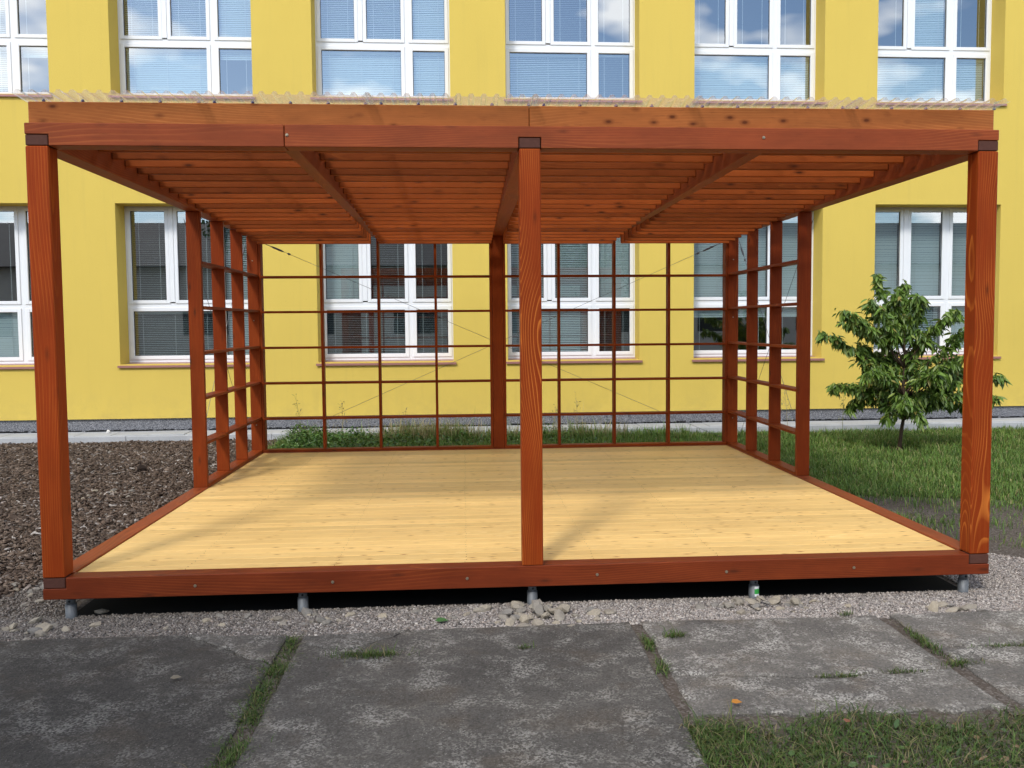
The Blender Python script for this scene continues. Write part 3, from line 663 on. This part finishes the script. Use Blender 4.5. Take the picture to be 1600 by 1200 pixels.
# bark mulch bed on the left
n = 170000; y = .1+7.85*RNG.random(n)**1.3; x = RNG.uniform(-6.5, -.02, n)
edge = -.16-.25*fnoise(y, x, 1.7, 8)-np.clip(2.2-y, 0, 3)*.20
keep = (x < edge+RNG.normal(0, .06, n)) & (x > -2.2-(y+.5)*.62); x, y = x[keep], y[keep]; n = len(x)
ln = RNG.gamma(3, .0042, n)+.005
mul = scatter('mulch', np.stack([x, y, RNG.uniform(.002, .035, n)*(.6+.8*fnoise(x, y, 3, 5))], 1), np.stack([ln, ln*RNG.uniform(.2, .5, n), RNG.uniform(.0015, .004, n)], 1),
              (RNG.uniform(0, 6.28, n), RNG.normal(0, .32, n), RNG.normal(0, .4, n)),
              pick(n, [(.125, .088, .064), (.080, .057, .043), (.17, .128, .098), (.25, .21, .18), (.38, .345, .31)], [.38, .30, .21, .085, .025]), BOXV, BOXF, .3)
tag(obj('mulch', mul, M_CHIP), 'brown bark mulch bed between the pergola and the yellow wall', 'mulch', None, 'stuff')

def blades(P, hgt, wid, yaw, lean, curl, C):
    n = len(P); dx, dy = np.cos(yaw), np.sin(yaw); px, py = -dy*wid/2, dx*wid/2
    V = np.empty((n, 5, 3)); z = P[:, 2]
    def put(k, f, s, h): V[:, k, 0] = P[:, 0]+dx*f+px*s; V[:, k, 1] = P[:, 1]+dy*f+py*s; V[:, k, 2] = z+h
    put(0, 0, 1, 0); put(1, 0, -1, 0); put(2, lean*.38, .85, hgt*.58); put(3, lean*.38, -.85, hgt*.58); put(4, lean, 0, hgt*(1-curl))
    F = np.array([(0, 1, 3), (0, 3, 2), (2, 3, 4)])[None]+(np.arange(n)*5)[:, None, None]
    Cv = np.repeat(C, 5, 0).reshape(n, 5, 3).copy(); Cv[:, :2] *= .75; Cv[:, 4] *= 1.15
    return tri_mesh('grass', V.reshape(-1, 3), F.reshape(-1, 3), Cv.reshape(-1, 3))
GCOL = [(.085, .150, .026), (.060, .116, .020), (.115, .190, .034), (.155, .175, .048), (.28, .235, .115)]
def grass(x, y, h0, w0, wts, label, z0=.002, bright=1.0, name='grass', spread=.9):
    n = len(x); h = h0*RNG.gamma(7, 1/7., n); c = pick(n, GCOL, wts)*bright
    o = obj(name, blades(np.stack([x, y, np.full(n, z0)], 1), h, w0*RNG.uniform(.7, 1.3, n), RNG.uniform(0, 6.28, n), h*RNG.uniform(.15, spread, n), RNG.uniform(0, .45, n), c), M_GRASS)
    return tag(o, label, 'grass', None, 'stuff')
# lawn on the right
n = 210000; x = 5.38+7.2*RNG.random(n)**1.25; y = 1.0+6.95*RNG.random(n)
lim = 2.75-np.clip(x-5.6, 0, 3)*.38+.25*(fnoise(x, y, 4, 11)-.5)
dens = np.clip((y-lim)/.8, 0, 1)*.90+.34*np.clip((y-lim+1.9)/1.2, 0, 1)*fnoise(x, y, 5, 40)*np.where((y > lim-.55) & (y < lim-.12), .25, 1.0)*(x > 5.75); bare = np.clip((np.hypot(x-7.77, y-6.02)-.10)/.3, .15, 1)
keep = (RNG.random(n) < dens*bare*(.55+.45*fnoise(x, y, 6, 12))) & (x < 6.4+(y+.5)*.72); x, y = x[keep], y[keep]
clump = .7+.9*fnoise(x, y, 9, 13)
grass(x, y, .050*clump, .0055, [.34, .28, .20, .12, .06], 'green lawn to the right around the young peach tree', .002, 1.45)
# strip behind the pergola
n = 60000; x = RNG.uniform(-.2, 5.5, n); y = 5.15+2.75*RNG.random(n); keep = RNG.random(n) < .9*(.5+.5*fnoise(x, y, 5, 14)); x, y = x[keep], y[keep]
hh = .075*(.7+.8*fnoise(x, y, 5, 15))*np.where(y > 7.2, 1.5, 1.0)
grass(x, y, hh, .007, [.36, .30, .2, .1, .04], 'green grass behind the back trellis of the pergola', .002, 1.4)
n = 16000; x = RNG.uniform(.05, 4.6, n); y = RNG.normal(7.62, .16, n); keep = (RNG.random(n) < .25*fnoise(x, y*0, 2.6, 16)+.75*np.exp(-((x-1.75)/.5)**2)) & (y < 7.94); x, y = x[keep], y[keep]
grass(x, y, .23, .006, [.05, .05, .10, .25, .55], 'tall dry grass and weeds in front of the wall behind the trellis', .0, 1.25, 'tall_grass', .6)
# grass in front of the slabs
n = 42000; x = 3.16+3.2*RNG.random(n)**1.2; y = -1.50-1.3*RNG.random(n)
lim = -1.53+.16*(fnoise(x, y, 6, 17)-.5)-.07*np.exp(-((x-3.55)/.25)**2); keep = (y < lim) & (RNG.random(n) < np.clip((lim-y)/.12, .1, 1)*(.55+.45*fnoise(x, y, 8, 18))); x, y = x[keep], y[keep]
grass(x, y, .036, .0040, [.28, .28, .14, .14, .16], 'patch of grass in front of the concrete slabs', .004, .70, 'grass', 2.2)
FWX = 3.35+1.9*RNG.random(420); FWY = -1.68-.9*RNG.random(420)
# grass in the joints
def tuft(cx, cy, sx, sy, n, h, label, wts=(.3, .25, .2, .15, .1), w=.0036, ang=0):
    u, v = RNG.normal(0, sx, n), RNG.normal(0, sy, n); c, s = math.cos(ang), math.sin(ang)
    grass(cx+u*c-v*s, cy+u*s+v*c, h, w, list(wts), label, .020, .75, 'grass_tuft', 1.8)
n = 5200; y = -.44-1.6*RNG.random(n); x = 1.425+.016*np.sin(y*6.5)+RNG.normal(0, .026, n)*(.4+1.5*fnoise(y, y, 7, 20))
keep = RNG.random(n) < .12+.75*fnoise(y*2, x, 9, 21)**1.5; x, y = x[keep], y[keep]
grass(x, y, .028, .0034, [.30, .30, .16, .14, .10], 'band of grass growing in the joint between two concrete slabs', .012, .72, 'grass', 2.0)
tuft(1.83, -.74, .085, .022, 380, .035, 'flat tuft of grass growing on the middle concrete slab')
tuft(3.36, -.60, .028, .015, 120, .036, 'small round grass tuft beside the narrow slab joint')
tuft(3.21, -.70, .012, .05, 120, .03, 'short weeds in the narrow joint nearest the middle post', w=.004)
tuft(3.205, -1.02, .012, .04, 90, .03, 'short weeds lower in the narrow joint', w=.004)
tuft(2.60, -.70, .02, .010, 80, .022, 'tiny moss tuft on the dark middle slab')
tuft(4.575, -.78, .016, .11, 260, .028, 'grass growing in the far slab joint')
tuft(4.60, -1.08, .05, .018, 140, .024, 'grass where the far joint meets the crack', ang=.2)
tuft(3.98, -1.18, .055, .010, 100, .022, 'yellow green weeds in the crack of the broken slab', (.15, .15, .2, .35, .15))
tuft(4.30, -1.15, .05, .010, 80, .02, 'small weeds in the same crack near the far joint')
tuft(4.95, -.885, .09, .010, 120, .022, 'weeds in the crack of the outermost slab')
tuft(4.37, -.33, .025, .012, 60, .02, 'tiny weed at the gravel edge')

# low leafy weeds (clover like) behind the trellis on the left
LV = np.array([(0, 0, 0), (.3, .5, .03), (.3, 0, -.06), (.3, -.5, .03), (.66, .40, -.02), (.66, 0, -.12), (.66, -.40, -.02), (1, 0, -.24)], float)
LF = np.array([(0, 2, 1), (0, 3, 2), (1, 2, 5), (1, 5, 4), (2, 3, 6), (2, 6, 5), (4, 5, 7), (5, 6, 7)])
def leaves(name, P, L, Wd, rot, C):
    n = len(P); V = LV[None]*np.stack([L, Wd, L*.8], 1)[:, None, :]; V = np.einsum('nij,nmj->nmi', rotm(*rot), V)+P[:, None, :]
    F = LF[None]+(np.arange(n)*8)[:, None, None]; return tri_mesh(name, V.reshape(-1, 3), F.reshape(-1, 3), np.repeat(C, 8, 0))
n = 7000; x = np.abs(RNG.normal(0, .75, n))+.02; y = RNG.uniform(5.3, 7.6, n); x = np.where(RNG.random(n) < .25, RNG.uniform(0, 4, n), x)
hz = RNG.uniform(.03, .19, n)*(.5+fnoise(x, y, 5, 30))
me = leaves('weeds', np.stack([x, y, hz], 1), RNG.uniform(.025, .06, n), RNG.uniform(.015, .035, n), (RNG.uniform(0, 6.28, n), RNG.normal(0, .5, n), RNG.normal(0, .4, n)), pick(n, [(.06, .14, .025), (.085, .175, .035), (.045, .10, .02)]))
tag(obj('weeds', me, M_LEAF), 'low leafy green weeds behind the left half of the back trellis', 'weeds', None, 'stuff')
n = len(FWX); me = leaves('weeds', np.stack([FWX, FWY, RNG.uniform(.008, .03, n)], 1), RNG.uniform(.02, .055, n), RNG.uniform(.012, .026, n), (RNG.uniform(0, 6.28, n), RNG.normal(-.1, .3, n), RNG.normal(0, .3, n)), pick(n, [(.055, .105, .028), (.075, .13, .035), (.20, .13, .07)], [.5, .35, .15]))
tag(obj('weeds', me, M_LEAF), 'small broad weed leaves in the front grass patch', 'weeds', None, 'stuff')
n = 1100; x = np.abs(RNG.normal(0, .28, n))+.0; y = RNG.uniform(6.6, 7.8, n); me = leaves('weeds', np.stack([x, y, RNG.uniform(.05, .30, n)*np.exp(-x*1.2)], 1), RNG.uniform(.03, .07, n), RNG.uniform(.012, .026, n), (RNG.uniform(0, 6.28, n), RNG.normal(.2, .5, n), RNG.normal(0, .4, n)), pick(n, [(.07, .14, .03), (.10, .17, .04), (.055, .11, .024)]))
tag(obj('weeds', me, M_LEAF), 'knee high leafy weeds at the far corner of the trellis by the wall', 'weeds', None, 'stuff')
def stalk(x, y, h, label, col=(.20, .17, .07), n=26):
    pl = empty('weed_stalk', (x, y, 0), label, 'weed', 'tall weeds along the wall'); top = Vector((x+random.uniform(-.08, .08), y, h))
    st = MB(); st.tube([(x, y, 0), (x+(top.x-x)*.4, y, h*.55), tuple(top)], [.0035, .0025, .0012], 5)
    Ps = []
    for k in range(n):
        t = random.uniform(.25, 1); p = Vector((x, y, 0)).lerp(top, t); a = random.uniform(0, 6.28); q = p+Vector((math.cos(a)*.08*(1.2-t), math.sin(a)*.06, random.uniform(.0, .07)))
        st.tube([tuple(p), tuple(q)], [.0012, .0008], 3); Ps.append(q)
    obj('stem', st.mesh('stem'), plain('dry stem', col, .8, .2), pl)
    Ps = np.array([tuple(q) for q in Ps]); n2 = len(Ps)
    lsp = obj('leaf_spray', leaves('spray', Ps, RNG.uniform(.02, .05, n2), RNG.uniform(.008, .016, n2), (RNG.uniform(0, 6.28, n2), RNG.normal(-.2, .5, n2), RNG.normal(0, .4, n2)), pick(n2, [col, (.10, .14, .04)])), M_LEAF, pl); lsp['kind'] = 'stuff'
stalk(.10, 7.55, .62, 'tall branching weed at the far left of the back trellis', (.14, .15, .05), 30)
stalk(.62, 7.7, .55, 'tall weed with small seed heads left of the first trellis board')
stalk(1.45, 7.7, .40, 'short dry weed by the wall beneath the second window')
stalk(3.92, 7.75, .62, 'thin pale weed against the yellow wall right of the middle post', (.30, .25, .13))
stalk(3.55, 7.75, .42, 'small dry weed left of the thin pale one by the wall', (.30, .25, .13))
stalk(6.95, 7.7, .75, 'tall dry weed seen through the right trellis side', (.32, .27, .15), 34)
stalk(7.75, 7.7, .62, 'weed with green base between the trellis side and the peach tree', (.16, .17, .06), 30)

# loose stones; angular rocks made from a cut and jittered lump
def rock(seed):
    r = random.Random(seed); bm = bmesh.new(); bmesh.ops.create_icosphere(bm, subdivisions=1, radius=1)
    for v in bm.verts: v.co *= r.uniform(.72, 1.18)
    for _ in range(3):
        nrm = Vector((r.uniform(-1, 1), r.uniform(-1, 1), r.uniform(-.4, 1))).normalized()
        bmesh.ops.bisect_plane(bm, geom=bm.verts[:]+bm.edges[:]+bm.faces[:], plane_co=nrm*r.uniform(.45, .7), plane_no=nrm, clear_outer=True)
        ed = [e for e in bm.edges if e.is_boundary]
        if ed: bmesh.ops.holes_fill(bm, edges=ed)
    bmesh.ops.triangulate(bm, faces=bm.faces[:]); me = bpy.data.meshes.new('stone'); bm.to_mesh(me); bm.free(); me.materials.append(M_STONE); return me
ROCKS = [rock(s) for s in range(10)]
def stones(cx, cy, sx, sy, n, smin, smax, label, group, pile=0.0, flat=.55):
    for _ in range(n):
        s = random.uniform(smin, smax); x, y = random.gauss(cx, sx), max(random.gauss(cy, sy), -.40)
        d = math.hypot((x-cx)/max(sx, .01), (y-cy)/max(sy, .01)); z = max(0, pile*(1-d*.6))*random.random()
        o = obj('stone', random.choice(ROCKS), None, None, (x, y, z+s*.28), (random.gauss(0, .3), random.gauss(0, .3), random.uniform(0, 6.28)), (s*random.uniform(.9, 1.5), s*random.uniform(.7, 1.1), s*random.uniform(.4, flat+.2)))
        tag(o, label, 'stone', group)
stones(2.70, -.12, .17, .10, 50, .020, .050, 'angular pale stone heaped around the steel foot below the middle post', 'stones around the middle foot', .05)
stones(4.02, -.09, .17, .07, 30, .016, .040, 'angular tan stone heaped around the foot with the green sticker', 'stones around the stickered foot', .05)
stones(1.52, -.06, .28, .09, 22, .018, .040, 'flat grey stone scattered around the second steel foot', 'stones around the second foot', .01)
stones(.75, -.05, .20, .07, 8, .016, .032, 'grey stone on the gravel between the first two feet', 'stones between the first feet')
stones(-.05, -.02, .16, .14, 22, .016, .045, 'rough grey stone near the dark corner foot beside the mulch', 'stones at the near corner')
stones(-.32, .75, .12, .30, 26, .020, .045, 'pale stone lying beside the deck edge next to the mulch', 'stones beside the mulch edge')
stones(-.30, 1.9, .10, .45, 22, .016, .036, 'small pale stone farther along the deck edge by the mulch', 'stones along the deck edge')
stones(2.25, -.10, .16, .06, 7, .014, .030, 'small flat stone on the gravel before the middle post', 'stones left of the middle post')
stones(5.08, -.24, .10, .04, 8, .022, .050, 'flat tan stone flake in front of the corner foot by the lawn', 'flakes by the lawn corner', 0, .3)
stones(4.62, -.17, .16, .07, 7, .016, .034, 'pale stone flake on the gravel between the last two feet', 'flakes between the last feet', 0, .3)
for x, y, s, lb_ in ((-1.26, 5.2, .085, 'dark lump of earth on the bark mulch'), (-2.75, 8.25, .040, 'white round pebble lying on the pavers by the wall')):
    o = obj('stone', rock(77), None, None, (x, y, s*.5+(.115 if y > 8 else 0)), (0, 0, 1), (s, s, s*.8)); tag(o, lb_, 'stone')
    o.data.materials.clear(); o.data.materials.append(plain('white pebble', (.75, .74, .72), .6) if y > 8 else plain('dark earth', (.03, .022, .018), .95, .1, var=.3, vs=60))
for _ in range(16):
    s = random.uniform(.014, .03); o = obj('stone', random.choice(ROCKS), None, None, (random.gauss(-1.15, .16), random.gauss(3.9, .12), s*.5+.02), (0, 0, random.uniform(0, 6)), (s*1.3, s, s*.6)); tag(o, 'small pale stone scattered on the bark mulch', 'stone', 'pale stones on the mulch')
def fallen(x, y, z, L, yaw, col, label):
    me = leaves('leaf', np.array([[0, 0, 0]], float), np.array([L]), np.array([L*.7]), (np.array([0.]), np.array([-.1]), np.array([.15])), np.array([col]))
    tag(obj('fallen_leaf', me, M_LEAF, None, (x, y, z), (0, 0, yaw)), label, 'leaf')
fallen(2.14, -.23, .025, .075, .2, (.07, .17, .05), 'green fallen leaf on the gravel at the slab edge')
fallen(3.40, -1.46, .045, .05, .1, (.50, .20, .03), 'orange fallen leaf on the broken slab')
fallen(3.78, -1.72, .06, .04, 1.0, (.22, .08, .05), 'small brown leaf lying in the front grass')
fallen(.98, -.98, .045, .05, .3, (.22, .19, .14), 'dry pale twig leaf on the dark slab')

# ------------------------------------------------------------------ the peach tree
def curve(p, q, sag, n=6, wob=.03):
    p, q = Vector(p), Vector(q); out = []
    for i in range(n+1):
        t = i/n; v = p.lerp(q, t); v.z += sag*math.sin(t*math.pi)
        if 0 < i < n: v += Vector((random.uniform(-wob, wob), random.uniform(-wob, wob), random.uniform(-wob, wob)*.5))
        out.append(v)
    return out
pt = empty('peach_tree', (7.77, 6.02, 0), 'young peach tree with long drooping leaves on the lawn', 'tree')
trunk = [Vector(v) for v in ((7.77, 6.02, -.05), (7.80, 6.02, .25), (7.83, 6.0, .5), (7.80, 6.0, .85), (7.83, 6.02, 1.2), (7.80, 6.0, 1.5))]
obj('trunk', MB().tube(trunk, [.028, .023, .02, .017, .013, .009], 8).mesh('trunk', smooth=True), M_BARK, pt)
ENDS = [(7.48, 2.17), (8.02, 2.08), (7.28, 1.86), (6.90, 1.74), (6.80, 1.47), (8.22, 1.74), (8.40, 1.50), (7.00, .80), (7.26, .52), (8.13, .50), (8.85, .92), (8.98, .92), (8.76, .50), (8.92, .66), (7.55, .42), (7.95, .40), (8.2, .70), (7.4, .75), (7.7, .80), (8.0, .62), (8.35, .95), (7.15, 1.0), (8.6, 1.0), (7.6, 1.2), (7.66, 1.5), (8.06, 1.45), (8.50, 1.20), (7.35, 1.30), (7.84, 1.90),
        (7.45, 1.02), (8.05, .95), (8.45, .78), (7.60, .62), (7.9, 1.2), (7.3, .95), (8.3, 1.1), (7.62, 1.95), (7.1, 1.62), (7.86, .75)]
LP, LY, LPi, LR, LL = [], [], [], [], []
for i, (ex, ez) in enumerate(ENDS):
    t = min(max((ez-.45)/2.4, .25 if ez > .9 else .12), .95); s = trunk[0].lerp(trunk[-1], t) if False else None
    zz_ = min(max(ez*.55, .32), 1.42); j = max(k for k in range(len(trunk)) if trunk[k].z <= zz_); st = trunk[j].lerp(trunk[min(j+1, 5)], .5)
    e = Vector((ex, 6.0+random.uniform(-.55, .55)*(.3 if ex > 8.7 else 1), ez)); c = curve(st, e, .10 if ez > .9 else .16, 7)
    obj('limb', MB().tube(c, [.010-.0011*k for k in range(8)], 5).mesh('limb', smooth=True), M_BARK, pt)
    L = (e-st).length; nc = int(9+10*L)
    for k in range(nc):
        u = 1-(k/nc)**1.1*.72; f = u*7; a = min(int(f), 6); p = c[a].lerp(c[a+1], f-a); d = (c[a+1]-c[a]).normalized()
        out = random.uniform(0, 6.28); side = Vector((math.cos(out), math.sin(out), random.uniform(-.2, .7))); q = p+side*random.uniform(.02, .17)*(1.25-u*.8)+d*.03
        for m in range(random.randint(12, 20)):
            t_ = random.random(); pp = p.lerp(q, t_)+Vector((random.gauss(0, .018), random.gauss(0, .018), random.gauss(0, .018)))
            LP.append(tuple(pp)); LY.append(random.uniform(0, 6.28) if random.random() < .5 else math.atan2(side.y, side.x)+random.gauss(0, .8)); LPi.append(random.gauss(.80, .45)); LR.append(random.gauss(0, .55)); LL.append(random.choice((.07, .09, .11, .125, .14))*random.uniform(.85, 1.15))
LP = np.array(LP); n = len(LP); LY, LPi, LR, LL = map(np.array, (LY, LPi, LR, LL)); LC = pick(n, [(.13, .22, .036), (.088, .16, .028), (.17, .265, .046), (.23, .30, .065), (.30, .25, .06)], [.40, .26, .22, .10, .02])
order = np.argsort(LP[:, 1]); front_i, rest = order[:290], order[290:]
crown = obj('crown', leaves('crown', LP[rest], LL[rest], LL[rest]*.30, (LY[rest], LPi[rest], LR[rest]), LC[rest]), M_LEAF, pt)
lm = [leaves('leaf', np.zeros((1, 3)), np.array([1.]), np.array([.30]), (np.zeros(1), np.zeros(1), np.zeros(1)), LC[k:k+1]) for k in range(8)]
for m_ in lm: m_.materials.append(M_LEAF)
for q, i in enumerate(front_i):
    Mx = rotm(LY[i:i+1], LPi[i:i+1], LR[i:i+1])[0]; eu = Matrix(Mx.tolist()).to_euler()
    obj('leaf', lm[q % 8], None, crown, tuple(LP[i]), tuple(eu), (LL[i],)*3)

# ------------------------------------------------------------------ behind the camera: what the panes mirror and what shades the near corner
wing = empty('school_wing', (0, -24, 0), 'low rendered school wing with dark roof mirrored in the lower panes', 'building')
obj('wall', MB().box(-26, 44, -32, -24, 0, 4.6).mesh('wall'), M_FASC, wing); 
rf = MB(); rf.v += [(-27, -33, 4.605), (45, -33, 4.605), (45, -23.3, 4.605), (-27, -23.3, 4.605), (-27, -28, 7.2), (45, -28, 7.2)]
rf.f += [(0, 1, 5, 4), (2, 3, 4, 5), (0, 4, 3), (1, 2, 5), (3, 2, 1, 0)]; obj('roof', rf.mesh('roof'), M_ROOFD, wing)
for k in range(12):
    x = -22+k*5.2; obj('window', MB().box(x, x+2.2, -24.06, -23.99, 1.2, 3.0).mesh('w'), M_BLACK, wing)
def shade_tree(x, y, ht, cz, rx, rz, n, seed, label):
    r = np.random.default_rng(seed); T = empty('lime_tree', (x, y, 0), label, 'tree')
    obj('trunk', MB().tube([(x, y, -.1), (x+.1, y, ht*.3), (x, y+.1, ht*.62), (x, y, ht*.9)], [.17, .14, .09, .03], 9).mesh('trunk', smooth=True), M_BARK, T)
    for k in range(9):
        a = r.uniform(0, 6.28); z = r.uniform(ht*.3, ht*.7); e = (x+math.cos(a)*rx*.8, y+math.sin(a)*rx*.8, z+r.uniform(.3, rz*.7)); obj('limb', MB().tube(curve((x, y, z), e, .15, 5), [.06, .05, .04, .03, .02, .01], 6).mesh('limb'), M_BARK, T)
    cc = r.normal(0, 1, (60, 3)); cc /= np.linalg.norm(cc, axis=1)[:, None]; cc *= r.uniform(.35, 1, (60, 1))**.6; cc = cc*np.array([rx, rx, rz])+np.array([x, y, cz])
    P = cc[r.integers(0, 60, n)]+r.normal(0, .26, (n, 3)); L = r.uniform(.09, .16, n)
    obj('crown', leaves('crown', P, L, L*.75, (r.uniform(0, 6.28, n), r.normal(.3, .6, n), r.normal(0, .6, n)), pick(n, [(.05, .10, .02), (.035, .075, .018), (.07, .12, .03)])), M_LEAF, T)
shade_tree(-3.9, -9.2, 9.0, 6.3, 2.9, 2.3, 20000, 3, 'unseen leafy lime tree, added and enlarged to shade the near corner of the slabs')  # unseen tree, placed and sized to darken the near left corner
shade_tree(8.5, -17, 8.5, 5.5, 2.6, 2.6, 7000, 4, 'leafy lime tree before the low wing, mirrored in the panes')
